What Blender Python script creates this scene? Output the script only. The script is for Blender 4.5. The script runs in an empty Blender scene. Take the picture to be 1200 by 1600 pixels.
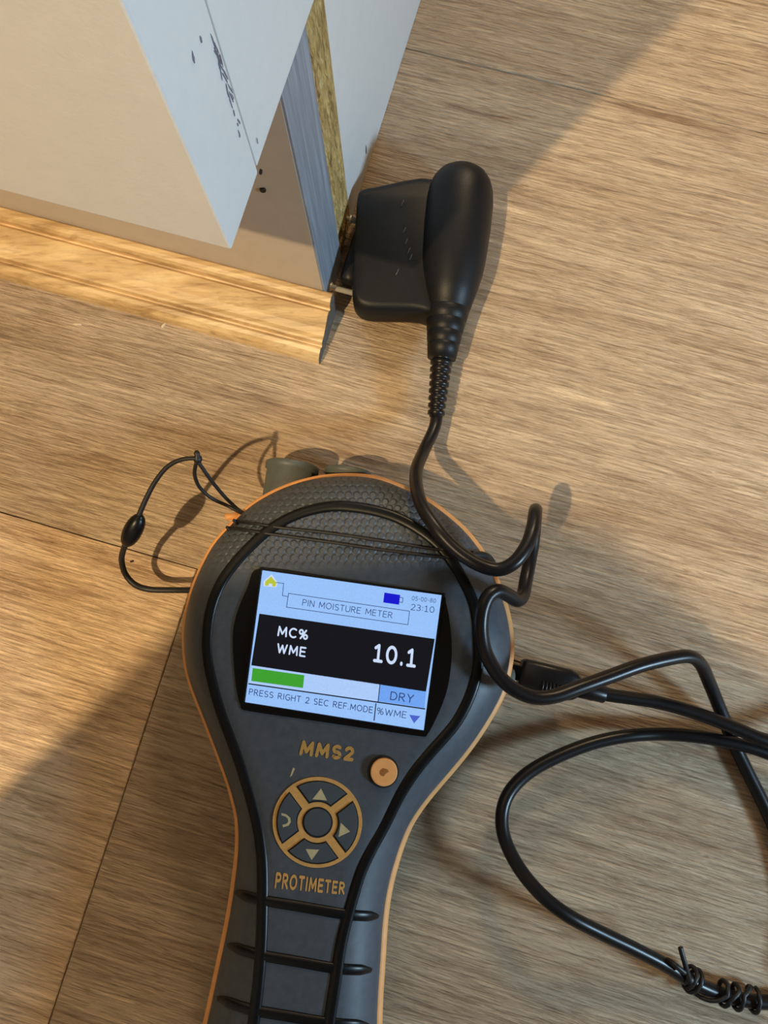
import bpy, bmesh, math, random
from mathutils import Vector, Matrix
from mathutils.bvhtree import BVHTree
random.seed(4)
S = bpy.context.scene
COL = S.collection

# ------------------------------------------------------------------ camera
F_PX, NAD, H = 1150.0, (624.0, 990.0), 0.265      # focal length in px, image point straight below the lens, lens height
_d = Vector((NAD[0]-600, NAD[1]-800, F_PX)).normalized()
_X = (Vector((1, 0, 0)) - _d.x*_d).normalized()
_Z = -_d
_Y = _Z.cross(_X)
if _Y.y > 0: _Y = -_Y
cam = bpy.data.cameras.new('camera'); cam_o = bpy.data.objects.new('camera', cam); COL.objects.link(cam_o)
cam.sensor_width = 36; cam.lens = F_PX/1600*36; cam.clip_start = 0.005; cam.clip_end = 20
right = Vector((_X.x, _Y.x, _Z.x)); up = -Vector((_X.y, _Y.y, _Z.y)); back = -Vector((_X.z, _Y.z, _Z.z))
cam_o.matrix_world = Matrix(((right.x, up.x, back.x, 0), (right.y, up.y, back.y, 0), (right.z, up.z, back.z, H), (0, 0, 0, 1)))
S.camera = cam_o

def ray(px, py):
    return (right*(px-600) - up*(py-800) - back*F_PX).normalized()
def G(px, py, z=0.0):
    """world point at height z (metres) seen at the given pixel"""
    r = ray(px, py); return Vector((0, 0, H)) + r*((z-H)/r.z)
AV = math.radians(-16)                                  # the room runs 16 degrees off the picture
VV = Vector((math.cos(AV), math.sin(AV), 0)); WW = Vector((-math.sin(AV), math.cos(AV), 0))
def R(v, w, z=0.0):
    """room coordinates in millimetres to world"""
    return (VV*v + WW*w)*0.001 + Vector((0, 0, z*0.001))

# ------------------------------------------------------------------ world, lamps, exposure
S.view_settings.view_transform = 'Standard'; S.view_settings.look = 'None'
S.view_settings.exposure = 0.0; S.view_settings.gamma = 1.0; S.view_settings.use_curve_mapping = False
wd = bpy.data.worlds.new('world'); S.world = wd; wd.use_nodes = True
bg = wd.node_tree.nodes['Background']; bg.inputs[0].default_value = (1.0, 0.76, 0.52, 1); bg.inputs[1].default_value = 0.08
edge_dir = (G(280, 970)-G(0, 1240)).normalized()
LAMP_D, LAMP_Z = 0.62, 1.20
lamp_pos = G(280, 970) - edge_dir*LAMP_D + Vector((0, 0, LAMP_Z))
def light(name, kind, loc, energy, color, target=None, **kw):
    l = bpy.data.lights.new(name, kind); l.energy = energy; l.color = color
    for k, v in kw.items(): setattr(l, k, v)
    o = bpy.data.objects.new(name, l); COL.objects.link(o); o.location = loc
    if target is not None: o.rotation_euler = (Vector(target)-Vector(loc)).to_track_quat('-Z', 'Y').to_euler()
    return o
light('ceiling_lamp', 'POINT', lamp_pos, 64, (1.0, 0.75, 0.42), shadow_soft_size=0.013)
light('second_ceiling_lamp', 'POINT', R(40, 640, 440), 6.2, (1.0, 0.74, 0.44), shadow_soft_size=0.05)
light('work_light', 'AREA', (0.56, -0.21, 0.31), 3.9, (0.52, 0.78, 1.0), (0.05, -0.02, 0), shape='RECTANGLE', size=0.10, size_y=0.10)

# ------------------------------------------------------------------ materials
def srgb(r, g, b):
    f = lambda c: (c/255/12.92) if c/255 <= 0.04045 else ((c/255+0.055)/1.055)**2.4
    return (f(r), f(g), f(b), 1)
class NT:
    def __init__(s, name):
        s.m = bpy.data.materials.new(name); s.m.use_nodes = True; s.t = s.m.node_tree; s.b = s.t.nodes['Principled BSDF']
    def n(s, kind, **kw):
        nd = s.t.nodes.new(kind)
        for k, v in kw.items():
            if k in nd.inputs.keys() if isinstance(k, str) else False: nd.inputs[k].default_value = v
            else: setattr(nd, k, v)
        return nd
    def l(s, a, b): s.t.links.new(a, b)
    def coord(s, scale=(1, 1, 1), loc=None, rnd=False):
        tc = s.n('ShaderNodeTexCoord'); mp = s.n('ShaderNodeMapping'); mp.inputs['Scale'].default_value = scale
        if rnd:
            oi = s.n('ShaderNodeObjectInfo'); vm = s.n('ShaderNodeVectorMath', operation='SCALE'); vm.inputs[0].default_value = (7.3, 3.1, 5.7)
            s.l(oi.outputs['Random'], vm.inputs['Scale']); va = s.n('ShaderNodeVectorMath', operation='ADD')
            s.l(tc.outputs['Object'], va.inputs[0]); s.l(vm.outputs[0], va.inputs[1]); s.l(va.outputs[0], mp.inputs['Vector'])
        else: s.l(tc.outputs['Object'], mp.inputs['Vector'])
        return mp.outputs['Vector']
    def noise(s, vec, scale, detail=4, rough=0.55, dist=0.0):
        nd = s.n('ShaderNodeTexNoise'); nd.inputs['Scale'].default_value = scale; nd.inputs['Detail'].default_value = detail
        nd.inputs['Roughness'].default_value = rough; nd.inputs['Distortion'].default_value = dist; s.l(vec, nd.inputs['Vector']); return nd.outputs['Fac']
    def ramp(s, fac, stops):
        nd = s.n('ShaderNodeValToRGB'); e = nd.color_ramp.elements
        while len(e) < len(stops): e.new(0.5)
        for el, (p, c) in zip(e, stops): el.position = p; el.color = c
        s.l(fac, nd.inputs['Fac']); return nd.outputs['Color']
    def mix(s, fac, a, b, mode='MIX'):
        nd = s.n('ShaderNodeMix', data_type='RGBA', blend_type=mode)
        for i, x in ((0, fac), (6, a), (7, b)):
            if hasattr(x, 'is_output') or isinstance(x, bpy.types.NodeSocket): s.l(x, nd.inputs[i])
            else: nd.inputs[i].default_value = x
        return nd.outputs[2]
    def bump(s, h, strength, dist):
        nd = s.n('ShaderNodeBump'); nd.inputs['Strength'].default_value = strength; nd.inputs['Distance'].default_value = dist
        s.l(h, nd.inputs['Height']); s.l(nd.outputs[0], s.b.inputs['Normal'])
    def base(s, c):
        if isinstance(c, bpy.types.NodeSocket): s.l(c, s.b.inputs['Base Color'])
        else: s.b.inputs['Base Color'].default_value = c
    def set(s, **kw):
        for k, v in kw.items(): s.b.inputs[k].default_value = v
def plain(name, col, rough=0.5, var=0.12, vscale=300, metal=0.0, bump=0.0, bscale=1500, spec=0.5):
    m = NT(name); v = m.coord(); f = m.noise(v, vscale, 3)
    lo = tuple(c*(1-var) for c in col[:3])+(1,); hi = tuple(min(1, c*(1+var)) for c in col[:3])+(1,)
    m.base(m.ramp(f, [(0.3, lo), (0.7, hi)])); m.set(Roughness=rough, Metallic=metal); m.b.inputs['Specular IOR Level'].default_value = spec
    if bump: m.bump(m.noise(v, bscale, 2), bump, 0.0003)
    return m.m
def glow(name, col, strength=1.0):
    m = NT(name); m.base((0.004, 0.004, 0.004, 1)); m.set(Roughness=0.3); m.b.inputs['Specular IOR Level'].default_value = 0.12; m.b.inputs['Emission Color'].default_value = col; m.b.inputs['Emission Strength'].default_value = strength
    # LCD pixel grain
    v = m.coord(); f = m.noise(v, 2500, 1); m.l(m.ramp(f, [(0.2, tuple(c*0.93 for c in col[:3])+(1,)), (0.8, tuple(min(1, c*1.05) for c in col[:3])+(1,))]), m.b.inputs['Emission Color'])
    return m.m

def wood_floor():
    m = NT('floor_wood')
    a = m.noise(m.coord((5, 38, 38), rnd=True), 1.0, 6, 0.62, 1.2)
    b = m.noise(m.coord((22, 300, 300), rnd=True), 1.0, 5, 0.7, 0.9)
    c = m.noise(m.coord((75, 1100, 1100), rnd=True), 1.0, 4, 0.65, 0.7)
    d = m.noise(m.coord((6, 110, 110), rnd=True), 1.0, 3, 0.5, 1.0)
    e = m.noise(m.coord((14, 420, 420), rnd=True), 1.0, 3, 0.5, 0.6)
    col = m.ramp(a, [(0.30, srgb(168, 143, 116)), (0.5, srgb(187, 164, 138)), (0.70, srgb(202, 181, 155))])
    col = m.mix(0.9, col, m.ramp(b, [(0.32, (0.62, 0.57, 0.52, 1)), (0.47, (0.98, 0.97, 0.96, 1)), (0.56, (1, 1, 1, 1)), (0.68, (1.16, 1.16, 1.15, 1))]), 'MULTIPLY')
    col = m.mix(0.9, col, m.ramp(c, [(0.36, (0.66, 0.61, 0.56, 1)), (0.48, (1, 1, 1, 1)), (0.64, (1.22, 1.22, 1.22, 1))]), 'MULTIPLY')
    col = m.mix(0.8, col, m.ramp(d, [(0.26, (0.55, 0.44, 0.37, 1)), (0.34, (1, 1, 1, 1))]), 'MULTIPLY')
    col = m.mix(0.55, col, m.ramp(e, [(0.63, (1, 1, 1, 1)), (0.70, (1.5, 1.5, 1.48, 1))]), 'MULTIPLY')
    oi = m.n('ShaderNodeObjectInfo'); col = m.mix(1.0, col, oi.outputs['Color'], 'MULTIPLY')
    m.base(col); m.set(Roughness=0.45)
    mm = m.n('ShaderNodeMath', operation='ADD'); m.l(b, mm.inputs[0]); m.l(c, mm.inputs[1])
    m.bump(mm.outputs[0], 0.8, 0.0016)
    return m.m
def wood_trim():
    m = NT('oak_trim')
    a = m.noise(m.coord((8, 120, 120)), 1.0, 5, 0.6, 1.0); b = m.noise(m.coord((30, 600, 600)), 1.0, 4, 0.6, 0.5)
    col = m.ramp(a, [(0.30, srgb(172, 134, 86)), (0.5, srgb(216, 180, 126)), (0.7, srgb(236, 206, 154))])
    col = m.mix(0.8, col, m.ramp(b, [(0.3, (0.62, 0.55, 0.48, 1)), (0.48, (1, 1, 1, 1)), (0.7, (1.12, 1.1, 1.06, 1))]), 'MULTIPLY')
    m.base(col); m.set(Roughness=0.42); m.bump(b, 0.3, 0.0004); return m.m
def raw_board():
    m = NT('raw_chipboard')
    a = m.noise(m.coord((700, 700, 90)), 1.0, 5, 0.7, 0.6); b = m.noise(m.coord((250, 250, 40)), 1.0, 3, 0.6)
    col = m.ramp(a, [(0.3, srgb(112, 86, 46)), (0.5, srgb(194, 160, 96)), (0.72, srgb(236, 208, 148))])
    col = m.mix(0.6, col, m.ramp(b, [(0.3, (0.6, 0.55, 0.5, 1)), (0.6, (1, 1, 1, 1))]), 'MULTIPLY')
    m.base(col); m.set(Roughness=0.9); m.bump(a, 0.8, 0.002); return m.m
def slate_edge():
    m = NT('grey_edge_band')
    a = m.noise(m.coord((900, 900, 25)), 1.0, 4, 0.6, 0.3)
    m.base(m.ramp(a, [(0.3, srgb(118, 124, 134)), (0.55, srgb(138, 145, 156)), (0.75, srgb(165, 172, 184))])); m.set(Roughness=0.45); return m.m
def body_rubber():
    m = NT('meter_grey_rubber')
    v = m.coord(); f = m.noise(v, 500, 3)
    m.base(m.ramp(f, [(0.3, srgb(62, 68, 76)), (0.7, srgb(72, 78, 87))])); m.set(Roughness=0.48)
    # rows of small round bumps set like a honeycomb over the top of the head
    sp = 0.0026; hx_ = (sp/2, sp*math.sqrt(3)/2, 1.0); ds_ = []
    for off in ((0, 0, 0), hx_[:2]+(0,)):
        va = m.n('ShaderNodeVectorMath', operation='ADD'); va.inputs[1].default_value = off; m.l(v, va.inputs[0])
        wr_ = m.n('ShaderNodeVectorMath', operation='WRAP'); wr_.inputs[1].default_value = hx_; wr_.inputs[2].default_value = tuple(-c for c in hx_); m.l(va.outputs[0], wr_.inputs[0])
        fl_ = m.n('ShaderNodeVectorMath', operation='MULTIPLY'); fl_.inputs[1].default_value = (1, 1, 0); m.l(wr_.outputs[0], fl_.inputs[0])
        le = m.n('ShaderNodeVectorMath', operation='LENGTH'); m.l(fl_.outputs[0], le.inputs[0]); ds_.append(le.outputs['Value'])
    mi = m.n('ShaderNodeMath', operation='MINIMUM'); m.l(ds_[0], mi.inputs[0]); m.l(ds_[1], mi.inputs[1])
    dome = m.n('ShaderNodeMapRange', interpolation_type='SMOOTHSTEP'); dome.inputs[1].default_value = sp*0.28; dome.inputs[2].default_value = sp*0.52; dome.inputs[3].default_value = 1.0; dome.inputs[4].default_value = 0.0; m.l(mi.outputs[0], dome.inputs[0])
    sx = m.n('ShaderNodeSeparateXYZ'); m.l(v, sx.inputs[0]); y0 = G(500, 1150).y
    r1 = m.n('ShaderNodeMapRange'); r1.inputs[1].default_value = G(520, 893, .0365).y-y0; r1.inputs[2].default_value = G(520, 868, .0365).y-y0; m.l(sx.outputs['Y'], r1.inputs[0])
    mu = m.n('ShaderNodeMath', operation='MULTIPLY'); m.l(dome.outputs[0], mu.inputs[0]); m.l(r1.outputs[0], mu.inputs[1])
    fine = m.n('ShaderNodeMath', operation='MULTIPLY_ADD'); fine.inputs[1].default_value = 0.05; m.l(m.noise(v, 3000, 2), fine.inputs[0]); m.l(mu.outputs[0], fine.inputs[2])
    m.bump(fine.outputs[0], 0.8, 0.0004); return m.m

M = dict(
    floor=wood_floor(), trim=wood_trim(), raw=raw_board(), slate=slate_edge(), body=body_rubber(),
    paint=plain('white_paint', srgb(220, 220, 219), 0.38, 0.02, 200, bump=0.15, bscale=900),
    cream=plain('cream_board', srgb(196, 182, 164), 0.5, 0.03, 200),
    blocker=plain('blocker_paint', srgb(205, 200, 190), 0.7, 0.03, 30),
    sub=plain('dark_underlay', srgb(40, 32, 26), 0.9),
    black=plain('black_gloss_rubber', srgb(11, 12, 14), 0.34, 0.1, spec=0.3),
    bezel=plain('black_bezel', srgb(9, 10, 12), 0.16, 0.1),
    orange=plain('orange_rim', srgb(228, 162, 98), 0.5, 0.06),
    gold=plain('gold_print', srgb(196, 148, 84), 0.45, 0.10, 600),
    goldtext=plain('gold_lettering', srgb(176, 136, 72), 0.5, 0.08, 900),
    pale=plain('pale_arrow', srgb(178, 166, 128), 0.5, 0.08, 900),
    key=plain('key_grey', srgb(62, 70, 78), 0.5, 0.06),
    well=plain('key_gap_black', srgb(14, 15, 17), 0.6),
    cap=plain('socket_grey', srgb(86, 92, 90), 0.5, 0.1, bump=0.2),
    probe=plain('probe_black', srgb(22, 22, 24), 0.45, 0.08, bump=0.15, bscale=2500, spec=0.3),
    mould=plain('moulded_mark', srgb(70, 70, 72), 0.4),
    cable=plain('cable_black', srgb(24, 21, 22), 0.33, 0.1, spec=0.35),
    cord=plain('cord_black', srgb(20, 19, 20), 0.5, 0.1, 900),
    metal=plain('pin_steel', srgb(236, 232, 220), 0.35, 0.1, metal=0.35),
    dirt=plain('dark_dirt', srgb(38, 26, 22), 0.8),
    dirt2=plain('grey_dirt', srgb(128, 120, 132), 0.8),
    flake=plain('pale_splinter', srgb(226, 206, 172), 0.7),
    s_light=glow('screen_light_blue', srgb(152, 194, 250)), s_white=glow('screen_white', srgb(205, 222, 250)),
    s_bar=glow('screen_bar_blue', srgb(172, 203, 250)), s_dark=glow('screen_black', srgb(17, 17, 24)), s_ink=glow('screen_ink', srgb(42, 62, 112)),
    s_green=glow('screen_green', srgb(62, 160, 48)), s_blue=glow('screen_mid_blue', srgb(112, 164, 240)),
    s_batt=glow('screen_battery_blue', srgb(22, 22, 205)), s_tri=glow('screen_arrow_blue', srgb(76, 98, 200)),
    s_home=glow('screen_home_yellow', srgb(186, 196, 60)),
)

# ------------------------------------------------------------------ object helpers
def put(o, parent=None, label=None, cat=None, group=None, kind=None):
    COL.objects.link(o)
    if parent is not None: o.parent = parent
    for k, v in (('label', label), ('category', cat), ('group', group), ('kind', kind)):
        if v: o[k] = v
    return o
def origin_of(o):
    p = Vector((0, 0, 0))
    while o is not None: p += o.location; o = o.parent
    return p
def mesh(name, verts, faces, mat, parent=None, smooth=True, loc=None, bevel=0, **kw):
    """verts in world coordinates (metres); the object sits at its parent's origin or at loc"""
    org = origin_of(parent) if parent is not None else (Vector(loc) if loc is not None else Vector((0, 0, 0)))
    me = bpy.data.meshes.new(name); me.from_pydata([tuple(Vector(v)-org) for v in verts], [], faces); me.update()
    bm = bmesh.new(); bm.from_mesh(me); bmesh.ops.recalc_face_normals(bm, faces=bm.faces)
    if bevel: bmesh.ops.bevel(bm, geom=list(bm.edges), offset=bevel, segments=2, affect='EDGES', profile=0.6)
    for f in bm.faces: f.smooth = smooth
    bm.to_mesh(me); bm.free()
    me.materials.append(mat); o = bpy.data.objects.new(name, me); put(o, parent, **kw)
    if parent is None and loc is not None: o.location = loc
    return o
def empty(name, loc, label, cat, group=None, kind=None):
    o = bpy.data.objects.new(name, None); o.empty_display_size = 0.01; o.location = loc
    return put(o, None, label, cat, group, kind)
def box_room(v0, v1, w0, w1, z0, z1):
    vs = [R(v, w, z) for z in (z0, z1) for v, w in ((v0, w0), (v1, w0), (v1, w1), (v0, w1))]
    return vs, [(3, 2, 1, 0), (4, 5, 6, 7), (0, 1, 5, 4), (1, 2, 6, 5), (2, 3, 7, 6), (3, 0, 4, 7)]
def cr(pts, n=8, closed=False):
    """Catmull-Rom through points (tuples of any length)"""
    P = [Vector(p) for p in pts]; out = []; L = len(P)
    rng = range(L) if closed else range(L-1)
    for i in rng:
        p0 = P[(i-1) % L] if closed or i > 0 else P[0]; p1 = P[i]; p2 = P[(i+1) % L]; p3 = P[(i+2) % L] if closed or i+2 < L else P[-1]
        for k in range(n):
            t = k/n; out.append(0.5*((2*p1)+(p2-p0)*t+(2*p0-5*p1+4*p2-p3)*t*t+(3*p1-p0-3*p2+p3)*t**3))
    if not closed: out.append(P[-1])
    return out
def tube(path, rad, seg=12, flat=1.0, cap=True, upv=Vector((0, 0, 1))):
    """tube along world points; rad number or list; flat squashes it along the up direction"""
    n = len(path); vs = []; fs = []
    t0 = (path[1]-path[0]).normalized(); nrm = upv - upv.dot(t0)*t0
    if nrm.length < 1e-6: nrm = t0.orthogonal()
    nrm.normalize()
    for i, p in enumerate(path):
        t = (path[min(i+1, n-1)]-path[max(i-1, 0)]).normalized()
        if flat != 1.0:
            nn = upv - upv.dot(t)*t; nrm = nn.normalized() if nn.length > 1e-6 else nrm
        else: nrm = (nrm - nrm.dot(t)*t).normalized()
        b = t.cross(nrm); r = rad[i] if isinstance(rad, (list, tuple)) else rad
        for k in range(seg):
            a = 2*math.pi*k/seg; vs.append(p + nrm*math.sin(a)*r*flat + b*math.cos(a)*r)
    for i in range(n-1):
        for k in range(seg):
            a = i*seg+k; c = i*seg+(k+1) % seg; fs.append((a, c, c+seg, a+seg))
    if cap: fs.append(tuple(range(seg-1, -1, -1))); fs.append(tuple((n-1)*seg+k for k in range(seg)))
    return vs, fs
def lathe(prof, base, axis, seg=40, upv=Vector((0, 0, 1)), sx=1.0):
    """prof: (distance along axis, radius); world base, unit axis"""
    u = (upv-upv.dot(axis)*axis).normalized(); b = axis.cross(u); vs = []; fs = []
    for d, r in prof:
        for k in range(seg):
            a = 2*math.pi*k/seg; vs.append(base+axis*d+u*math.sin(a)*r+b*math.cos(a)*r*sx)
    for i in range(len(prof)-1):
        for k in range(seg):
            p = i*seg+k; q = i*seg+(k+1) % seg; fs.append((p, q, q+seg, p+seg))
    fs.append(tuple(range(seg))); fs.append(tuple((len(prof)-1)*seg+k for k in range(seg)))
    return vs, fs
def join(*parts):
    vs = []; fs = []
    for v, f in parts:
        o = len(vs); vs += list(v); fs += [tuple(i+o for i in q) for q in f]
    return vs, fs
def slab(pts, z0, z1):
    """prism over world xy outline"""
    n = len(pts); vs = [Vector((p[0], p[1], z0)) for p in pts]+[Vector((p[0], p[1], z1)) for p in pts]
    return vs, [tuple(range(n-1, -1, -1)), tuple(range(n, 2*n))]+[(i, (i+1) % n, n+(i+1) % n, n+i) for i in range(n)]

def rbox(base, a, s, L, prof2, seg=24):
    """rounded rectangular bar: prof2 (distance, half width, half height)"""
    vs = []; fs = []
    for d, hw, hh in prof2:
        for i in range(seg):
            t = 2*math.pi*i/seg; c, sn = math.cos(t), math.sin(t)
            vs.append(base+a*d+s*(math.copysign(abs(c)**0.45, c)*hw)+Vector((0, 0, math.copysign(abs(sn)**0.45, sn)*hh)))
    for j in range(len(prof2)-1):
        for i in range(seg): p = j*seg+i; q = j*seg+(i+1) % seg; fs.append((p, q, q+seg, p+seg))
    fs += [tuple(range(seg)), tuple((len(prof2)-1)*seg+i for i in range(seg))]; return vs, fs
# ------------------------------------------------------------------ floor: underlay and single planks
fl = mesh('floor', *box_room(-1500, 1500, -1300, 1300, -9, -6), M['sub'], smooth=False, kind='structure')
PW, PL = 225.0, 1220.0
rows = {0: (2.0, -1810.0), -1: (-223.0, -1296.8), 1: (227.0, -900.0), -2: (-448.0, -700.0), 2: (452.0, -1100.0), -3: (-673.0, -1000.0), -4: (-898.0, -1250), 3: (677.0, -800)}
plank_me = None
for rI, (w0, v0) in sorted(rows.items()):
    k = 0
    while v0+k*PL < 1400:
        a = v0+k*PL; g = 0.18
        if plank_me is None:
            plank_me = bpy.data.meshes.new('plank'); bm = bmesh.new(); bmesh.ops.create_cube(bm, size=1.0)
            bmesh.ops.scale(bm, vec=((PL-2*g)*0.001, (PW-2*g)*0.001, 0.006), verts=bm.verts)
            bmesh.ops.bevel(bm, geom=[e for e in bm.edges if all(v.co.z > 0 for v in e.verts)], offset=0.00028, segments=1, affect='EDGES')
            bm.to_mesh(plank_me); bm.free(); plank_me.materials.append(M['floor'])
        o = bpy.data.objects.new('plank', plank_me); put(o, fl)
        o.location = R(a+PL/2, w0+PW/2, -3); o.rotation_euler = (0, 0, AV); k += 1
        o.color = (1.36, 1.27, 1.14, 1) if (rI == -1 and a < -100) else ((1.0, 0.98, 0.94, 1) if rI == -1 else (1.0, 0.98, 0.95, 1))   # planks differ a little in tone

# added unseen blocker, lower left: shaped to shade the near floor from the ceiling lamp
W0 = -188.0
def back_to_blocker(p):
    """where the ray from the lamp to a shaded point passes the wall's plane"""
    t = (W0*0.001-lamp_pos.dot(WW))/((p-lamp_pos).dot(WW)); q = lamp_pos+(p-lamp_pos)*t; return q.dot(VV)*1000, q.z*1000
top = [back_to_blocker(G(x, y)) for x, y in ((0, 1240), (280, 970), (380, 857), (703, 815), (840, 796), (960, 842), (1060, 930), (1300, 1130))]
v_start = top[0][0]
outl = [(v_start, 0)]+top+[(top[-1][0]+40, 0)]
n = len(outl); vs = [R(v, W0-90, z) for v, z in outl]+[R(v, W0, z) for v, z in outl]
mesh('shadow_blocker', vs, [tuple(range(n)), tuple(range(2*n-1, n-1, -1))]+[(i, (i+1) % n, n+(i+1) % n, n+i) for i in range(n)], M['blocker'], smooth=False, kind='structure')

# ------------------------------------------------------------------ oak bead along the plinth
prof = [(111, 0), (111, 14.0), (110.2, 14.9), (108.6, 15.0), (107.2, 14.2), (106.5, 12.8), (106.3, 10.6), (105.6, 10.2), (105.2, 11.2), (104.4, 11.9), (103.0, 11.6), (101.2, 10.2), (99.0, 8.6), (96.6, 7.3), (95.2, 7.2), (94.4, 6.8), (93.9, 5.0), (93.2, 4.6), (92.8, 5.6), (92.0, 6.0), (90.6, 5.4), (89.2, 4.0), (88.5, 2.0), (88.3, 0)]
n = len(prof); vs = [R(-900, w, z) for w, z in prof]+[R(-56.5, w, z) for w, z in prof]
trim = mesh('trim_1', vs, [tuple(range(n)), tuple(range(2*n-1, n-1, -1))]+[(i, i+1, n+i+1, n+i) for i in range(n-1)], M['trim'], smooth=False, kind='structure')

mesh('end_cut', [R(-56.45, w, z) for w, z in prof]+[R(-56.3, w, z) for w, z in prof], [tuple(range(n)), tuple(range(2*n-1, n-1, -1))]+[(i, (i+1) % n, n+(i+1) % n, n+i) for i in range(n)], plain('shaded_end_grain', srgb(92, 84, 76), 0.85, 0.3, 500), trim, smooth=False, label='cut end of the oak bead, coloured dark as its shaded side')  # shade on the end turned from the lamp is put into its colour

# ------------------------------------------------------------------ cabinet
HB = 113.6
cab = empty('cabinet', R(-300, 250, 0), 'white painted cabinet unit with a recessed kickboard at the upper left', 'cabinet')
mesh('door', *box_room(-640, -58.8, 70.7, 90.4, HB, 820), M['paint'], cab, smooth=False, bevel=0.0006, label='white painted cabinet door with a square edge')
mesh('side_panel', *box_room(-77, -59.0, 91.0, 640, HB+1.2, 820), M['paint'], cab, smooth=False, bevel=0.0004)
mesh('bottom_panel', *box_room(-620, -77.5, 91.5, 640, HB+2, HB+18), M['paint'], cab, smooth=False)
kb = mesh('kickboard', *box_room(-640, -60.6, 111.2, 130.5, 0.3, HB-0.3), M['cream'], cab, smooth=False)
mesh('edge_band', *box_room(-60.6, -59.9, 111.4, 130.3, 0.3, HB-0.3), M['slate'], kb, smooth=False, label='grey edge band on the kickboard end')
# the side board: white skin with its broken, raw chipboard front edge
sb = mesh('side_kickboard', *box_room(-78, -61.6, 147.0, 640, 0.3, HB-0.3), M['paint'], cab, smooth=False)
vs = []; fs = []; nz, nw = 60, 7
for i in range(nz+1):
    z = 0.4+(HB-0.8)*i/nz
    for j in range(nw+1):
        w = 130.7+(147.0-130.7)*j/nw; rough = random.uniform(-0.5, 0.35) if 0 < j < nw else 0
        vs.append(R(-61.4+rough+(0.5 if j == 0 else 0), w+(random.uniform(-0.3, 0.3) if 0 < j < nw else 0), z))
for i in range(nz):
    for j in range(nw): a = i*(nw+1)+j; fs.append((a, a+1, a+nw+2, a+nw+1))
o = len(vs); vs += [R(-77, 130.7, 0.4), R(-77, 147, 0.4), R(-77, 147, HB-0.4), R(-77, 130.7, HB-0.4)]
fs += [(o, o+1, o+2, o+3), (0, nw, o+1, o), (nz*(nw+1), nz*(nw+1)+nw, o+2, o+3)]
mesh('raw_edge', vs, fs, M['raw'], sb, smooth=False, label='broken chipboard edge, bare and golden')

def flat_blob(c, nrm, la, lb, ang, th=0.00012, seg=9, jag=0.3):
    """small thin irregular patch lying on a surface (world)"""
    nrm = nrm.normalized(); u = nrm.cross(Vector((0, 0, 1)))
    if u.length < 0.1: u = Vector((1, 0, 0))
    u.normalize(); v = nrm.cross(u); a = u*math.cos(ang)+v*math.sin(ang); b = nrm.cross(a); vs = []
    for lay in (0, 1):
        for k in range(seg):
            t = 2*math.pi*k/seg; 
            if lay == 0: rr = 1+random.uniform(-jag, jag); vs.append(c+a*math.cos(t)*la*rr+b*math.sin(t)*lb*rr)
            else: vs.append(c+(vs[k]-c)*0.8+nrm*th)
    return vs, [tuple(range(seg)), tuple(range(seg, 2*seg))]+[(k, (k+1) % seg, seg+(k+1) % seg, seg+k) for k in range(seg)]
def on_plane_v(px, py, v):
    """world point on the upright plane v = const (mm) seen at a pixel"""
    r = ray(px, py); t = (v*0.001 - Vector((0, 0, H)).dot(VV))/r.dot(VV); return Vector((0, 0, H))+r*t
def on_plane_w(px, py, w):
    r = ray(px, py); t = (w*0.001)/r.dot(WW); return Vector((0, 0, H))+r*t
parts = []
for i in range(24):
    t = random.random()**0.9; px = 334+(379-334)*t+random.uniform(-5, 3); py = 62+(212-62)*t
    parts.append(flat_blob(on_plane_v(px, py, -58.75), VV, random.uniform(.0005, .0022), random.uniform(.00008, .00022), math.pi/2+random.uniform(-.3, .3), jag=.45))
mesh('grime_streak', *join(*parts), M['dirt2'], cab, smooth=False, label='grey grime along the joint of door and side panel')
for px, py, la, lb in ((314, 62, .0009, .0003), (302, 90, .0011, .0003), (402, 220, .0009, .00015)):
    mesh('dirt_speck', *flat_blob(on_plane_v(px, py, -58.75), VV, la, lb, 1.4), M['dirt2'], cab, smooth=False)
mesh('dirt_speck', *flat_blob(on_plane_v(406, 268, -58.7), VV, .0006, .0005, 1.4, .0005), M['dirt'], cab, smooth=False)
mesh('dirt_speck', *flat_blob(on_plane_w(411, 297, 111.1), -WW, .0016, .0009, 0.9, .0003), M['dirt'], cab, smooth=False)
mesh('chip_mark', *flat_blob(on_plane_v(572, 235, -61.55), VV, .0024, .0004, 1.5), M['dirt'], cab, smooth=False)

# ------------------------------------------------------------------ moisture meter
OUT = [(317,1600),(328,1549),(342,1484),(354,1427),(362,1373),(368,1322),(367,1280),(362,1256),(352,1220),(337,1180),(320,1135),(305,1097),(292,1062),(286,1030),(284,985),(289,950),(300,912),(314,880),(332,847),(355,822),(376,799),(405,777),(445,757),(482,746),(520,740),(570,740),(605,748),(639,762),(673,780),(705,804),(732,828),(759,863),(775,895),(788,927),(799,965),(804,1003),(802,1035),(793,1077),(780,1105),(750,1155),(715,1200),(680,1240),(655,1273),(640,1300),(626,1340),(613,1388),(606,1439),(603,1492),(599,1549),(597,1600),(596,1700),(592,1800),(575,1870),(520,1915),(430,1915),(345,1895),(292,1850),(280,1780),(295,1690)]
ZR, ZT = 0.021, 0.0365
cont = cr([G(x, y, ZR).to_2d() for x, y in OUT], 5, True)
NC = len(cont)
def smooth_c(c, it):
    for _ in range(it): c = [(c[i-1]+c[i]*2+c[(i+1) % len(c)])/4 for i in range(len(c))]
    return c
cont = smooth_c(cont, 6)
def normals(c):
    out = []
    for i in range(len(c)):
        t = c[(i+1) % len(c)]-c[i-1]; out.append(Vector((t.y, -t.x)).normalized())
    return out
area = sum(cont[i-1].x*cont[i].y-cont[i].x*cont[i-1].y for i in range(NC))
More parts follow.
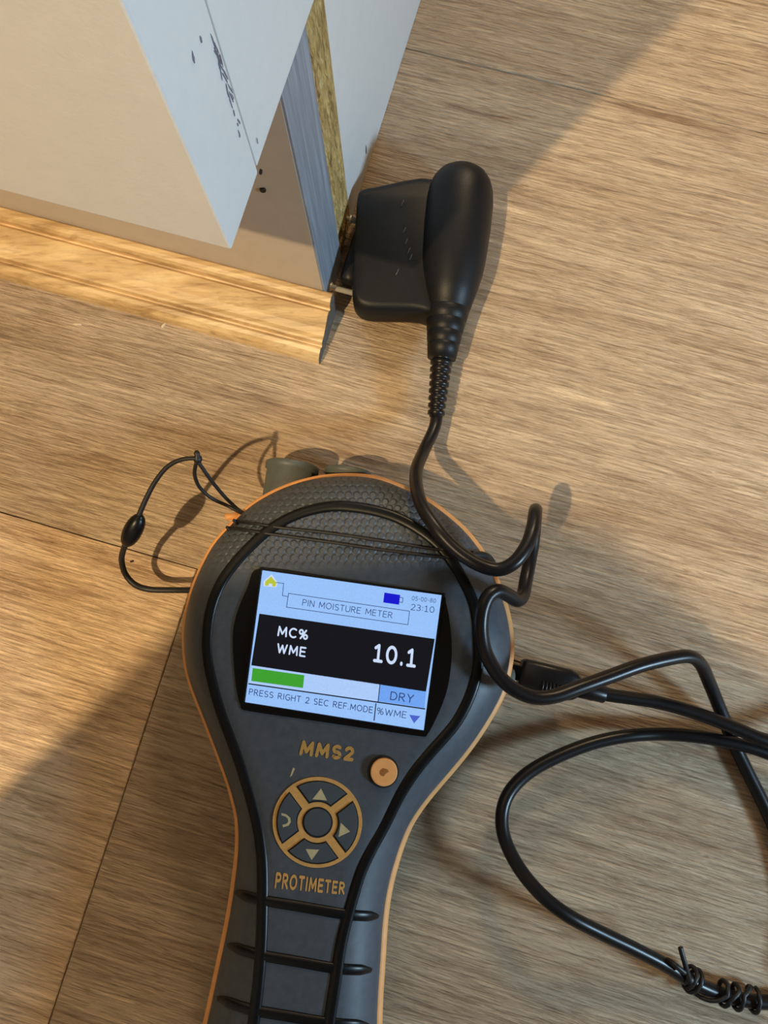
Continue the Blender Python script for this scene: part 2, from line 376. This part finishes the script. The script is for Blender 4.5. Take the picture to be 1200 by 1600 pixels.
NRM = normals(cont); sgn = 1 if area > 0 else -1        # outward normals after sgn
def inset(d): return smooth_c([c-nv*sgn*d for c, nv in zip(cont, NRM)], 2 if d else 0)
met_c = (G(500, 1150)+Vector((0, 0, 0)))
met = empty('moisture_meter', Vector((met_c.x, met_c.y, 0)), 'grey and orange handheld moisture meter with a lit colour screen', 'meter')
def rings(levels):
    vs = []; fs = []
    for d, z in levels: vs += [Vector((p.x, p.y, z)) for p in inset(d)]
    for i in range(len(levels)-1):
        for k in range(NC): a = i*NC+k; b = i*NC+(k+1) % NC; fs.append((a, b, b+NC, a+NC))
    return vs, fs
DD = 0.0145
lv = [(0.0015, ZR)]+[(0.0015+DD*(1-math.cos(a)), ZR+0.001+(ZT-ZR-0.001)*math.sin(a)) for a in [math.pi/2*i/9 for i in range(10)]]
vs, fs = rings(lv); fs.append(tuple(range(9*NC+NC, 10*NC+NC))); shell_v, shell_f = vs, fs
shell = mesh('upper_shell', vs, fs, M['body'], met)
BV = BVHTree.FromPolygons(vs, fs)
lo = [(0.0006, ZR-0.001), (0.0012, ZR-0.006), (0.003, 0.009), (0.006, 0.004), (0.011, 0.001), (0.014, 0.0003)]
vs, fs = rings(lo); fs.append(tuple(range(5*NC, 6*NC))); mesh('lower_shell', vs, fs, M['body'], met)
vs, fs = rings([(0.003, ZR-0.0014), (0.0004, ZR-0.0012), (-0.0001, ZR), (0.0002, ZR+0.0010), (0.0010, ZR+0.0017), (0.0019, ZR+0.0019), (0.003, ZR+0.0016)])
mesh('rim_band', vs, fs, M['orange'], met, label='thin orange rim around the housing')
def on_body(px, py, lift=0.0):
    loc, nr, i, dist = BV.ray_cast(Vector((0, 0, H)), ray(px, py))
    if loc is None: return G(px, py, ZT+lift)
    if nr.z < 0: nr = -nr
    return loc+nr*lift
def strip(pts, width, name, mat, parent, flat=0.45, n=6, lift=0.0, taper=False, **kw):
    p = cr(pts, n); path = [on_body(q[0], q[1], lift) for q in p]
    for _ in range(3): path = [path[0]]+[(path[i-1]+path[i]*2+path[i+1])/4 for i in range(1, len(path)-1)]+[path[-1]]
    r = [width/2]*len(path)
    if taper:
        for i in range(len(r)):
            e = min(i, len(r)-1-i); r[i] *= min(1, 0.45+0.2*e)
    return mesh(name, *tube(path, r, 12, flat), mat, parent, **kw)
LINE = [(380,1700),(396,1600),(406,1515),(410,1439),(411,1365),(408,1322),(401,1280),(380,1205),(362,1155),(347,1115),(334,1072),(325,1030),(324,992),(330,950),(345,912),(367,880),(395,850),(422,827),(457,807),(495,795),(532,791),(580,797),(620,809),(655,828),(684,851),(708,881),(730,919),(743,956),(748,1007),(745,1050),(732,1092),(710,1132),(677,1170),(652,1200),(625,1240),(600,1290),(580,1326),(563,1363),(551,1402),(541,1439),(532,1478),(524,1535),(514,1600),(504,1700)]
strip(LINE, 0.0034, 'grip_line', M['black'], met, 0.42, lift=0.00025, label='glossy black rubber line looping round screen and handle')
for pts in ([(369,1395),(410,1406),(480,1418),(544,1429),(590,1432)], [(357,1477),(408,1492),(470,1503),(527,1513),(579,1516)], [(341,1560),(393,1577),(455,1588),(515,1598),(574,1602)], [(327,1645),(380,1663),(440,1676),(510,1688),(570,1690)]):
    strip(pts, 0.0030, 'grip_rib', M['black'], met, 0.42, n=8, lift=0.0002, taper=True)

# screen
ZS = ZT+0.0009
BEZ = [(404,886),(390,912),(375,945),(366,975),(364,1005),(366,1042),(370,1078),(377,1104),(384,1110),(450,1120),(560,1136),(655,1150),(667,1148),(680,1125),(695,1090),(703,1055),(706,1012),(702,967),(696,940),(688,928),(600,914),(500,899)]
bz = mesh('bezel', *slab(smooth_c(cr([G(x, y, ZT).to_2d() for x, y in BEZ], 4, True), 2), ZT-0.001, ZT+0.0004), M['bezel'], met, smooth=False, bevel=0.0)
SQ = [(410,891), (690,930), (662,1141), (383,1097)]
def quadz(q, z): return [G(x, y, z) for x, y in q]
def grow(q, m):
    c = Vector((sum(p[0] for p in q)/4, sum(p[1] for p in q)/4)); return [tuple(c+(Vector(p)-c)*(1+m/(Vector(p)-c).length)) for p in q]
o4, i4 = quadz(grow(SQ, 7), ZS), quadz(grow(SQ, 1), ZS)
vs = [p+Vector((0, 0, -0.0006)) for p in o4]+[p+Vector((0, 0, 0.0004)) for p in quadz(grow(SQ, 5), ZS)]+[p+Vector((0, 0, 0.0004)) for p in i4]+[p+Vector((0, 0, -0.0006)) for p in i4]
fs = [(a*4+k, a*4+(k+1) % 4, (a+1)*4+(k+1) % 4, (a+1)*4+k) for a in range(3) for k in range(4)]
mesh('screen_frame', vs, fs, M['bezel'], met, smooth=False)
sc_v, sc_f = slab(quadz(SQ, ZS), ZS-0.0006, ZS)
scr = mesh('screen', sc_v, sc_f, M['s_light'], met, smooth=False, label='lit light blue display reading 10.1')
lay = [0]
def Zc(x, y): return (360+x/3.158, 860+y/3.158)            # measured on an enlarged crop
def patch(name, pts, mat, lvl, parent=None, z=None):
    zz = (ZS if z is None else z)+0.00003*lvl
    ps = [G(*Zc(*p), zz) if z is None else G(p[0], p[1], zz) for p in pts]
    return mesh(name, ps, [tuple(range(len(ps)))], mat, parent or scr, smooth=False)
def sline(name, pts, wpx, mat, lvl):
    vs = []; fs = []; P = [Vector(p) for p in pts]
    for a, b in zip(P[:-1], P[1:]):
        t = (b-a).normalized(); nn = Vector((-t.y, t.x))*wpx/2; o = len(vs)
        vs += [G(*Zc(*q), ZS+0.00003*lvl) for q in (a-t*wpx/2+nn, b+t*wpx/2+nn, b+t*wpx/2-nn, a-t*wpx/2-nn)]; fs.append((o, o+1, o+2, o+3))
    return mesh(name, vs, fs, mat, scr, smooth=False)
def _arc(cx, cy, rx, ry, a0, a1, n=10):
    return [(cx+rx*math.cos(math.radians(a0+(a1-a0)*i/n)), cy+ry*math.sin(math.radians(a0+(a1-a0)*i/n))) for i in range(n+1)]
FONT = {                                                  # stroke letters in a box of height 1: width, strokes
    'A': (.72, [[(0, 0), (.36, 1), (.72, 0)], [(.13, .34), (.59, .34)]]), 'C': (.66, [_arc(.4, .5, .4, .5, 52, 308, 16)]),
    'D': (.66, [[(0, 0), (0, 1), (.25, 1)]+_arc(.25, .5, .41, .5, 90, -90, 12)+[(0, 0)]]), 'E': (.54, [[(.54, 1), (0, 1), (0, 0), (.54, 0)], [(0, .52), (.48, .52)]]),
    'F': (.5, [[(.5, 1), (0, 1), (0, 0)], [(0, .5), (.44, .5)]]), 'G': (.7, [_arc(.4, .5, .4, .5, 55, 330, 16)+[(.72, .46), (.46, .46)]]),
    'H': (.62, [[(0, 0), (0, 1)], [(.62, 0), (.62, 1)], [(0, .52), (.62, .52)]]), 'I': (.06, [[(.03, 0), (.03, 1)]]),
    'M': (.82, [[(0, 0), (.05, 1), (.41, .22), (.77, 1), (.82, 0)]]), 'N': (.64, [[(0, 0), (0, 1), (.64, 0), (.64, 1)]]),
    'O': (.8, [_arc(.4, .5, .4, .5, 0, 360, 22)]), 'P': (.56, [[(0, 0), (0, 1), (.28, 1)]+_arc(.28, .74, .28, .26, 90, -90, 10)+[(0, .48)]]),
    'R': (.6, [[(0, 0), (0, 1), (.28, 1)]+_arc(.28, .75, .26, .25, 90, -90, 10)+[(0, .5)], [(.24, .5), (.6, 0)]]),
    'S': (.56, [_arc(.28, .75, .27, .25, 40, 270, 12)[:-1]+_arc(.28, .25, .28, .25, 90, -140, 12)]), 'T': (.6, [[(0, 1), (.6, 1)], [(.3, 1), (.3, 0)]]),
    'U': (.64, [[(0, 1), (0, .32)]+_arc(.32, .32, .32, .32, 180, 360, 12)+[(.64, 1)]]), 'W': (.98, [[(0, 1), (.24, 0), (.49, .9), (.74, 0), (.98, 1)]]),
    'Y': (.64, [[(0, 1), (.32, .48), (.64, 1)], [(.32, .48), (.32, 0)]]), '0': (.6, [_arc(.3, .5, .3, .5, 0, 360, 20)]),
    '1': (.5, [[(.04, .82), (.26, 1), (.26, 0)], [(.02, 0), (.5, 0)]]), '2': (.54, [_arc(.27, .72, .26, .28, 160, -35, 12)+[(0, 0), (.56, 0)]]),
    '3': (.54, [_arc(.25, .75, .26, .25, 140, -90, 12), _arc(.25, .26, .29, .26, 90, -140, 12)]), '5': (.54, [[(.5, 1), (.08, 1), (.04, .54)]+_arc(.25, .31, .29, .31, 110, -140, 14)]),
    '8': (.56, [_arc(.28, .76, .24, .24, 0, 360, 16), _arc(.28, .26, .28, .26, 0, 360, 16)]), '-': (.34, [[(.02, .45), (.32, .45)]]),
    '.': (.1, [[(.05, .0), (.05, .07)]]), ':': (.1, [[(.05, .12), (.05, .19)], [(.05, .62), (.05, .69)]]),
    '%': (.84, [_arc(.18, .76, .18, .24, 0, 360, 14), _arc(.66, .24, .18, .24, 0, 360, 14), [(.68, 1), (.16, 0)]]), ' ': (.3, []),
}
def glyphs(text, wt):
    """strokes of weight wt (share of the letter height) as flat quads, scaled to the unit box"""
    x = 0.0; vs = []; fs = []; gap = 0.16+wt*1.1
    for ch in text:
        w, strokes = FONT[ch]
        for st in strokes:
            P = [Vector((x+a, wt/2+b*(1-wt))) for a, b in st]
            for a, b in zip(P[:-1], P[1:]):
                t = (b-a); 
                if t.length < 1e-6: continue
                t.normalize(); nn = Vector((-t.y, t.x))*wt/2; o = len(vs); vs += [a+nn, b+nn, b-nn, a-nn]; fs.append((o, o+1, o+2, o+3))
            for a in P:
                o = len(vs); vs += [a+Vector((math.cos(math.pi*k/4), math.sin(math.pi*k/4)))*wt/2 for k in range(8)]; fs.append(tuple(range(o, o+8)))
        x += w+gap
    x0 = min(v.x for v in vs); x1 = max(v.x for v in vs)
    return [((v.x-x0)/(x1-x0), v.y) for v in vs], fs
def lettering(text, q, mat, parent, place, bold=0.11, **kw):
    """flat print: text fitted to four picture points TL, TR, BR, BL and laid down by place()"""
    uv, fs = glyphs(text, bold); q = [Vector(p) for p in q]; vs = []
    for u, v in uv:
        p = (q[3]*(1-u)+q[2]*u)*(1-v)+(q[0]*(1-u)+q[1]*u)*v; vs.append(place(p.x, p.y))
    for i, f in enumerate(fs):                            # overlapping strokes lie a few microns apart
        for k in f: vs[k] = vs[k]+Vector((0, 0, 5e-6*(i % 6)))
    return mesh('lettering', vs, fs, mat, parent, smooth=False, **kw)
onscr = lambda lvl: (lambda x, y: G(*Zc(x, y), ZS+0.00003*lvl))
patch('screen_band', [(143,312),(1008,437),(965,697),(103,567)], M['s_dark'], 1)
patch('bar_meter', [(104,567),(736,660),(726,745),(92,657)], M['s_bar'], 1)
patch('bar_fill', [(110,580),(365,616),(358,679),(103,644)], M['s_green'], 2)
patch('status_field', [(738,661),(966,697),(957,778),(729,745)], M['s_blue'], 1)
sline('divider', [(92,658),(958,782)], 6, M['s_dark'], 3); sline('divider', [(718,757),(709,838)], 5, M['s_dark'], 3); sline('divider', [(738,661),(729,745)], 4, M['s_dark'], 3)
sline('title_box', [(287,212),(884,300),(876,367),(277,280),(287,212)], 3, M['s_ink'], 2)
sline('title_link', [(225,158),(263,163),(257,223),(283,228)], 3, M['s_ink'], 2)
patch('home_edge', [(203,118),(234,160),(226,182),(165,176),(163,153)], M['s_white'], 1)
patch('home_icon', [(201,128),(227,160),(222,179),(205,177),(207,165),(190,163),(188,175),(170,173),(172,153)], M['s_home'], 2)
patch('battery_icon', [(760,208),(838,220),(832,268),(754,257)], M['s_batt'], 2)
sline('battery_tip', [(838,232),(852,234),(849,257),(835,255)], 3, M['s_ink'], 2)
lettering('PIN MOISTURE METER', [(358,240),(802,305),(798,336),(353,272)], M['s_ink'], scr, onscr(2), 0.10)
lettering('05-00-80', [(897,224),(1016,239),(1013,260),(894,246)], M['s_ink'], scr, onscr(2))
lettering('23:10', [(893,263),(1008,278),(1005,309),(889,294)], M['s_ink'], scr, onscr(2), 0.10)
lettering('MC%', [(237,371),(387,393),(381,443),(231,423)], M['s_white'], scr, onscr(2), 0.17)
lettering('WME', [(233,457),(376,478),(370,528),(227,506)], M['s_white'], scr, onscr(2), 0.17)
lettering('10.1', [(712,458),(922,487),(914,580),(703,550)], M['s_white'], scr, onscr(2), 0.17)
lettering('DRY', [(792,695),(908,712),(900,754),(787,737)], M['s_ink'], scr, onscr(2))
lettering('PRESS RIGHT 2 SEC REF.MODE', [(94,681),(705,772),(701,804),(90,712)], M['s_ink'], scr, onscr(2), 0.12)
lettering('%WME', [(725,774),(872,796),(867,829),(721,808)], M['s_ink'], scr, onscr(2), 0.10)
patch('arrow_icon', [(882,811),(937,818),(906,853)], M['s_tri'], 2)

# keys and print on the face
face = lambda lift: (lambda x, y: on_body(x, y, lift))
lettering('MMS2', [(472,1156),(555,1167),(552,1190),(467,1180)], M['goldtext'], met, face(0.00015), 0.25)
lettering('PROTIMETER', [(432,1362),(540,1378),(538,1398),(429,1388)], M['gold'], met, face(0.00015), 0.2, label='worn orange maker name below the keypad')
DC = Vector((496, 1285))
def pol(r, deg): a = math.radians(deg-8); return (DC.x+r*math.cos(a)*1.0, DC.y-r*math.sin(a)*1.015)
def raised(name, pix, z0, z1, mat, parent, bevel=0.0, **kw):
    return mesh(name, *slab([G(x, y, z1) for x, y in pix], z0, z1), mat, parent, smooth=False, bevel=bevel, **kw)
pad = raised('key_pad', [pol(70, d) for d in range(0, 360, 5)], ZT-0.0005, ZT+0.0003, M['gold'], met, label='round gold keypad plate with four direction keys')
def petal(c, ri, ro, half_gap, sh=0.0):
    pts = []
    for r, sgn2 in ((ro, 1), (ri, -1)):
        lim = 45-math.degrees(math.asin(min(0.95, half_gap/r)))
        ds = [lim*(1-2*i/10) for i in range(11)]
        if sgn2 < 0: ds = ds[::-1]
        pts += [pol(r, c+d) for d in ds]
    return pts
cpts = lambda r: [pol(r, d) for d in range(0, 360, 10)]
for c in (90, 0, 270, 180):
    raised('key_gap', petal(c, 31.5, 64.5, 6.5), ZT, ZT+0.00034, M['well'], pad)
    k = raised('direction_key', petal(c, 34, 62.5, 9), ZT, ZT+0.0008, M['key'], pad, bevel=0.00012)
raised('key_gap', cpts(24), ZT, ZT+0.00034, M['well'], pad)
raised('centre_key', cpts(21), ZT, ZT+0.0008, M['key'], pad, bevel=0.00012)
KZ = ZT+0.00086
def mark(pts, mat=M['pale']): return mesh('key_mark', [G(x, y, KZ) for x, y in pts], [tuple(range(len(pts)))], mat, pad, smooth=False)
Kc = lambda x, y: (400+x/5, 1140+y/5)
mark([Kc(508,460), Kc(554,553), Kc(441,544)]); mark([Kc(663,728), Kc(735,797), Kc(643,840)]); mark([Kc(388,933), Kc(494,938), Kc(434,1020)])
ho = [Kc(198,652), Kc(238,662), Kc(268,690), Kc(272,722), Kc(255,750), Kc(212,764)]; hi = [Kc(206,744), Kc(238,736), Kc(252,718), Kc(248,696), Kc(228,678), Kc(200,670)]
vs = [G(x, y, KZ) for x, y in ho]+[G(x, y, KZ) for x, y in hi[::-1]]; mesh('key_mark', vs, [(i, i+1, 7+i, 6+i) for i in range(5)], M['pale'], pad, smooth=False)
bc = Vector((600, 1207)); circ = lambda c, r: [(c.x+r*math.cos(t*math.pi/20), c.y+r*1.05*math.sin(t*math.pi/20)) for t in range(40)]
raised('button_gap', circ(bc-Vector((1.5, 1.5)), 24.5), ZT-0.0003, ZT+0.0002, M['well'], met)
pb = raised('power_button', circ(bc, 21), ZT, ZT+0.0016, M['orange'], met, bevel=0.0003, label='round orange power button')
mesh('button_mark', *flat_blob(G(600, 1206, ZT+0.00162), Vector((0, 0, 1)), .0012, .0009, 0.6, .00003, jag=.4), plain('button_print', srgb(150, 96, 44), 0.5, 0.2, 2000), pb, smooth=False)
mesh('scratch', [on_body(458, 1199, .0001), on_body(461, 1201, .0001), on_body(456, 1212, .0001), on_body(453, 1214, .0001)], [(0, 1, 2, 3)], M['pale'], met, smooth=False)

# sockets at the head
MU = Vector((math.sin(math.radians(8)), math.cos(math.radians(8)), 0))
ZC = 0.0125
b1 = G(446, 796, ZC); mesh('socket', *lathe([(0, .0086), (0.0135, .0087), (0.0138, .0094), (0.0158, .0095), (0.0162, .0090), (0.0162, .0072), (0.006, .0070)], b1, MU), M['cap'], met, label='grey rubber socket guard sticking out of the head')
b2 = G(538, 775, ZC); mesh('socket', *lathe([(0, .0076), (0.0072, .0076), (0.0074, .0082), (0.0092, .0082), (0.0092, .0066), (0.003, .0064)], b2, MU), M['cap'], met)
mesh('hinge_pin', *lathe([(-0.002, .0012), (0.003, .0012), (0.0035, .0008)], G(368, 806, ZR), (G(352, 808, ZR)-G(368, 806, ZR)).normalized(), 14), M['orange'], met)
b3 = G(795, 1062, 0.014); mesh('port', *lathe([(0, .0042), (0.004, .0042), (0.0045, .0036)], b3-MU.cross(Vector((0, 0, 1)))*0.003, MU.cross(Vector((0, 0, 1))), 20), M['cap'], met)

# ------------------------------------------------------------------ pin probe with its lead
PR = empty('pin_probe', R(-25, 140, 0), 'black two pin moisture probe pushed into the plinth, with its long lead', 'probe')
# block
Z0, Z1 = 0.003, 0.0168
blk = [(566,297),(600,292),(715,281),(700,488),(660,490),(600,490),(571,488),(556,480),(550,462),(551,420),(556,330),(559,306)]
pts = smooth_c(cr([G(x, y, 0.0135).to_2d() for x, y in blk], 4, True), 3); nb = len(pts); cb = sum(pts, Vector((0, 0)))/nb
vs = []; fs = []
lvls = [(0.90, Z0), (0.965, Z0+0.0012), (1.0, Z0+0.004), (1.0, Z1-0.005), (0.975, Z1-0.002), (0.93, Z1-0.0005), (0.86, Z1)]
for s, z in lvls: vs += [Vector(((cb+(p-cb)*s).x, (cb+(p-cb)*s).y, z)) for p in pts]
for i in range(len(lvls)-1):
    for k in range(nb): a = i*nb+k; b = i*nb+(k+1) % nb; fs.append((a, b, b+nb, a+nb))
fs += [tuple(range(nb)), tuple(range((len(lvls)-1)*nb, len(lvls)*nb))]
body = mesh('probe_block', vs, fs, M['probe'], PR)
# moulded figures on the block
for i, (x, y) in enumerate(((628,318),(631,360),(638,392),(641,402),(620,425),(634,378))):
    mesh('moulded_mark', *tube([G(x-2, y+5, Z1+0.0001), G(x+1, y, Z1+0.0002), G(x+3, y-5, Z1+0.0001)], .00025, 6), M['mould'], body)
# round handle: axis from the dome end to the cone tip
A0, A1 = G(724, 262, 0.0138), G(690, 560, 0.0112)
ax = (A1-A0).normalized(); Lh = (A1-A0).length; k = Lh/300.0; kr = (Vector((0, 0, H))-(A0+A1)/2).dot(back)/F_PX*1.02
wr = [(0.0, 3), (2, 16), (6, 27), (14, 38), (24, 45), (38, 50), (60, 52.5), (100, 52.5), (150, 50), (170, 47.5), (195, 42), (225, 34), (255, 28), (285, 23.5), (300, 21.5)]
def rad_at(d):
    for (d0, r0), (d1, r1) in zip(wr[:-1], wr[1:]):
        if d0 <= d <= d1: return r0+(r1-r0)*(d-d0)/(d1-d0)
    return wr[-1][1]
ds = sorted(set([d for d, _ in wr]+[g0+e for g0 in (226, 244, 262, 279) for e in (-2.2, -1, 1, 2.2)]))
prof = [(d*k, rad_at(d)*kr-(0.00025 if any(abs(d-g0) < 1.5 for g0 in (226, 244, 262, 279)) else 0)) for d in ds]
mesh('probe_handle', *lathe(prof, A0, ax, 48), M['probe'], PR)
# ribbed strain relief
S1 = G(681, 652, 0.009); ax2 = (S1-(A1-ax*0.002)).normalized(); Ls = (S1-A1).length+0.002; prof = []
nr = 9
for i in range(nr):
    d0 = Ls*i/nr; r = 0.0041-0.0011*i/nr
    prof += [(d0, r-0.0007), (d0+Ls/nr*0.15, r), (d0+Ls/nr*0.62, r), (d0+Ls/nr*0.75, r-0.0007)]
prof.append((Ls, 0.0024)); mesh('strain_relief', *lathe(prof, A1-ax*0.002, ax2, 24), M['cable'], PR)
# pins
for wpx, z in (((560, 346), 0.008), ((553, 458), 0.006)):
    p0 = G(wpx[0], wpx[1], z); gap = (p0.dot(VV)*1000+60.5)*0.001
    mesh('pin', *lathe([(-0.004, .0011), (gap-.0012, .0011), (gap-.0010, .0017), (gap-.0002, .0017), (gap, .0009), (gap+0.004, .0008)], p0, -VV, 14), M['metal'], PR, label='steel pin pressed into the board')
mesh('pin_base', *rbox((G(553, 402, .008)), -VV, WW, .003, [(-0.004, .0115, .0045), (0.0012, .0112, .0042), (0.0022, .0098, .003)], 28), M['probe'], PR)
# lead
mm = 0.001
CAB = [(684,635,9),(679,668,9.5),(662,705,15),(650,738,25),(655,780,36),(676,818,41),(706,853,42),(740,878,42.5),(775,890,42.5),(802,880,43),(822,855,42),(832,828,40),(836,803,36),(837,797,31),(836,812,27),(833,845,25),(828,875,25),(822,905,27),(817,930,31),(808,938,35),(794,930,39),(778,923,42.5),(763,932,44),(754,955,44),(752,985,43),(758,1018,42),(776,1051,41.5),(800,1075,41),(832,1089,40),(865,1088,39),(905,1074,37.5),(950,1058,35),(1000,1040,32),(1050,1028,28),(1078,1026,25),(1095,1038,21),(1108,1066,15),(1125,1108,8),(1145,1158,3.2),(1170,1210,2.4),(1197,1265,2.4),(1225,1335,2.4),(1245,1420,2.6),(1265,1500,5),(1300,1560,8),(1370,1600,6),(1420,1560,4),(1400,1520,4),(1330,1535,3.5),(1260,1560,3),(1200,1566,3),(1160,1562,3.5),(1120,1551,4),(1080,1533,6),(1040,1508,9),(990,1482,12),(940,1458,15),(890,1432,18),(850,1402,18),(815,1362,16),(792,1320,14),(784,1285,13),(789,1252,12),(806,1225,11),(835,1201,10),(880,1178,9),(930,1160,8),(980,1150,7),(1030,1147,5.5),(1080,1150,6.5),(1130,1158,7.2),(1180,1170,7.5),(1240,1192,7),(1310,1210,6),(1380,1190,6),(1400,1140,8),(1340,1130,10),(1260,1165,12),(1200,1158,13),(1150,1138,13),(1090,1115,12.8),(1030,1098,13),(980,1090,13.5),(945,1085,14),(915,1077,14)]
path = cr([G(x, y, z*mm) for x, y, z in CAB], 6)
mesh('cable', *tube(path, 0.00218, 14), M['cable'], PR, label='black round lead coiling over the meter and floor')
# plug in the side of the meter
q0, q1 = G(812, 1052, 0.014), G(903, 1074, 0.014); pa = (q1-q0).normalized(); Lp = (q1-q0).length; sd = pa.cross(Vector((0, 0, 1)))
plug = mesh('plug', *rbox(q0, pa, sd, Lp, [(-0.004, .0025, .0018), (0, .0025, .0018), (0, .0046, .0036), (0.001, .0052, .0042), (Lp*0.8, .0052, .0042), (Lp*0.93, .0044, .0036), (Lp, .0034, .003)]), M['cable'], PR)
for i in range(7):
    c = q0+pa*(Lp*(0.38+0.06*i))+sd*0.0022+Vector((0, 0, 0.0042)); mesh('grip_ridge', *rbox(c-pa*0.0003, pa, sd, 0.0006, [(0, .0018, .0003), (0.0006, .0018, .0003)], 8), M['cable'], plug)
q2 = G(946, 1086, 0.014); p2 = (q2-q1).normalized(); L2 = (q2-q1).length
mesh('plug_sleeve', *lathe([(-0.001, .0034), (L2*0.3, .0031), (L2*0.55, .0031), (L2*0.6, .0029), (L2*0.95, .0028), (L2, .0024)], q1, p2, 20), M['cable'], PR)

# ------------------------------------------------------------------ twist tie round the lead
TT = empty('twist_tie', G(1100, 1540, 0), 'thin black wire tie twisted round the lead at the lower right', 'wire tie')
pc = cr([G(x, y, z*mm) for x, y, z in [(1200,1566,3),(1160,1562,3.5),(1120,1551,4),(1080,1533,6),(1040,1508,9)]], 40)
def at(t): i = min(len(pc)-2, max(1, int(t*(len(pc)-1)))); p = pc[i]; d = (pc[i+1]-pc[i-1]).normalized(); return p, d
hx = []
turns = [(.14, 0), (.18, 1.0), (.29, 1.15), (.33, 2.1), (.42, 2.25), (.46, 3.2), (.70, 3.6), (.76, 4.6), (.80, 5.4)]
for (t0, a0), (t1, a1) in zip(turns[:-1], turns[1:]):
    for i in range(28):
        f_ = i/28; p, d = at(t0+(t1-t0)*f_); u = Vector((0, 0, 1)); s_ = d.cross(u).normalized(); u = s_.cross(d)
        a = 2*math.pi*(a0+(a1-a0)*f_); r = 0.0031+0.0010*max(0, math.cos(a))
        q = p+s_*math.cos(a)*r+u*math.sin(a)*r; q.z = max(q.z, 0.0009); hx.append(q)
mesh('tie_wire', *tube(hx, 0.00068, 8), M['cord'], TT)
e = hx[-1]
endp = cr([e, G(1078,1536,.009), G(1072,1512,.012), G(1067,1495,.013), G(1063,1480,.013)], 8)
mesh('tie_end', *tube(endp, 0.0008, 8), M['cord'], TT)
loopp = cr([G(1072,1528,.008), G(1058,1524,.006), G(1045,1518,.006), G(1039,1508,.007), G(1043,1500,.010), G(1055,1508,.0125), G(1070,1520,.012)], 8)
mesh('tie_loop', *tube(loopp, 0.0008, 8), M['cord'], TT)
mesh('tie_knot', *lathe([(0, .0006), (.0008, .0015), (.0022, .0018), (.0036, .0015), (.0044, .0006)], G(1077, 1525, .0095), (G(1076, 1542, .006)-G(1077, 1525, .0095)).normalized(), 12), M['cord'], TT)

# ------------------------------------------------------------------ wrist strap
WS_ = empty('wrist_strap', G(260, 840, 0), 'black wrist strap cord with oval bead looped to the left of the meter', 'strap')
low = cr([G(x, y, z*mm) for x, y, z in [(300,922,14),(270,922,12),(235,921,11),(212,914,12),(196,897,14),(190,873,19),(196,850,25)]], 8)
mesh('cord', *tube(low, 0.00105, 10, 0.8), M['cord'], WS_)
hi_ = cr([G(x, y, z*mm) for x, y, z in [(216,808,31),(228,780,34),(243,752,37),(262,729,40),(284,718,42),(306,716,43)]], 8)
mesh('cord', *tube(hi_, [0.0009-0.00025*i/(len(hi_)-1) for i in range(len(hi_))], 10), M['cord'], WS_)
bA, bB = G(196, 852, .0245), G(220, 805, .0315); bx = (bB-bA).normalized(); bl = (bB-bA).length
mesh('bead', *lathe([(bl*(0.5-0.5*math.cos(math.pi*i/14)), max(.0009, .0031*math.sin(math.pi*i/14)**0.8)) for i in range(15)], bA, bx, 24), M['black'], WS_, label='glossy oval bead')
kA, kB = G(310, 724, .0415), G(307, 704, .0435); kx = (kB-kA).normalized(); kl = (kB-kA).length
mesh('knot', *lathe([(0, .0007), (kl*.2, .0013), (kl*.45, .0014), (kl*.65, .0008), (kl*.8, .0010), (kl, .0005)], kA, kx, 14), M['cord'], WS_)
for pts in ([(310,722,42),(328,748,36),(350,775,28),(372,796,23.5),(384,803,25)], [(307,722,42),(304,740,38),(311,760,33),(330,778,28),(355,790,24),(374,800,24),(386,806,26)]):
    mesh('cord', *tube(cr([G(x, y, z*mm) for x, y, z in pts], 8), 0.00062, 8), M['cord'], WS_)
for pts in ([(364,813),(376,816),(440,825),(520,834),(600,846),(690,860),(745,868)], [(355,825),(374,828),(440,837),(520,848),(600,860),(690,871),(748,876)]):
    path = [on_body(p[0], p[1], 0.0005) for p in cr(pts, 6)]
    mesh('cord', *tube(path, 0.00048, 8), M['cord'], WS_)
c0 = G(757, 866, 0.026); mesh('cord', *tube(cr([on_body(735, 868, .0008), on_body(752, 870, .001), G(764, 872, .022), G(770, 880, .012)], 6), 0.0012, 8), M['cord'], WS_)

# ------------------------------------------------------------------ crumbs
def crumb(name, px, py, la, lb, ang, mat, label, cat, th=.0004, z=0.0):
    c = G(px, py, z)
    o = mesh(name, *flat_blob(c, Vector((0, 0, 1)), la, lb, ang, th, jag=.25), mat, None, smooth=False, loc=(c.x, c.y, z), label=label, cat=cat); return o
crumb('wood_splinter', 120, 507, .0020, .00035, math.pi-0.05, M['flake'], 'pale curved splinter on the floor, left of the other splinter', 'splinter')
crumb('wood_splinter', 255, 509, .0013, .00045, 0.9, M['flake'], 'pale slanted splinter on the floor close to the oak bead', 'splinter')
crumb('dirt_crumb', 206, 877, .0008, .0004, 0.3, M['dirt'], 'dark crumb on the floor just under the strap bead', 'crumb')
crumb('dirt_crumb', 191, 893, .0005, .0004, 0.3, M['dirt'], 'tiny dark crumb on the floor beside the strap curve', 'crumb')
crumb('dirt_crumb', 60, 384, .0017, .0009, -0.6, M['dirt'], 'dark crumb lying on the oak bead at the left', 'crumb', .0008, .0085)
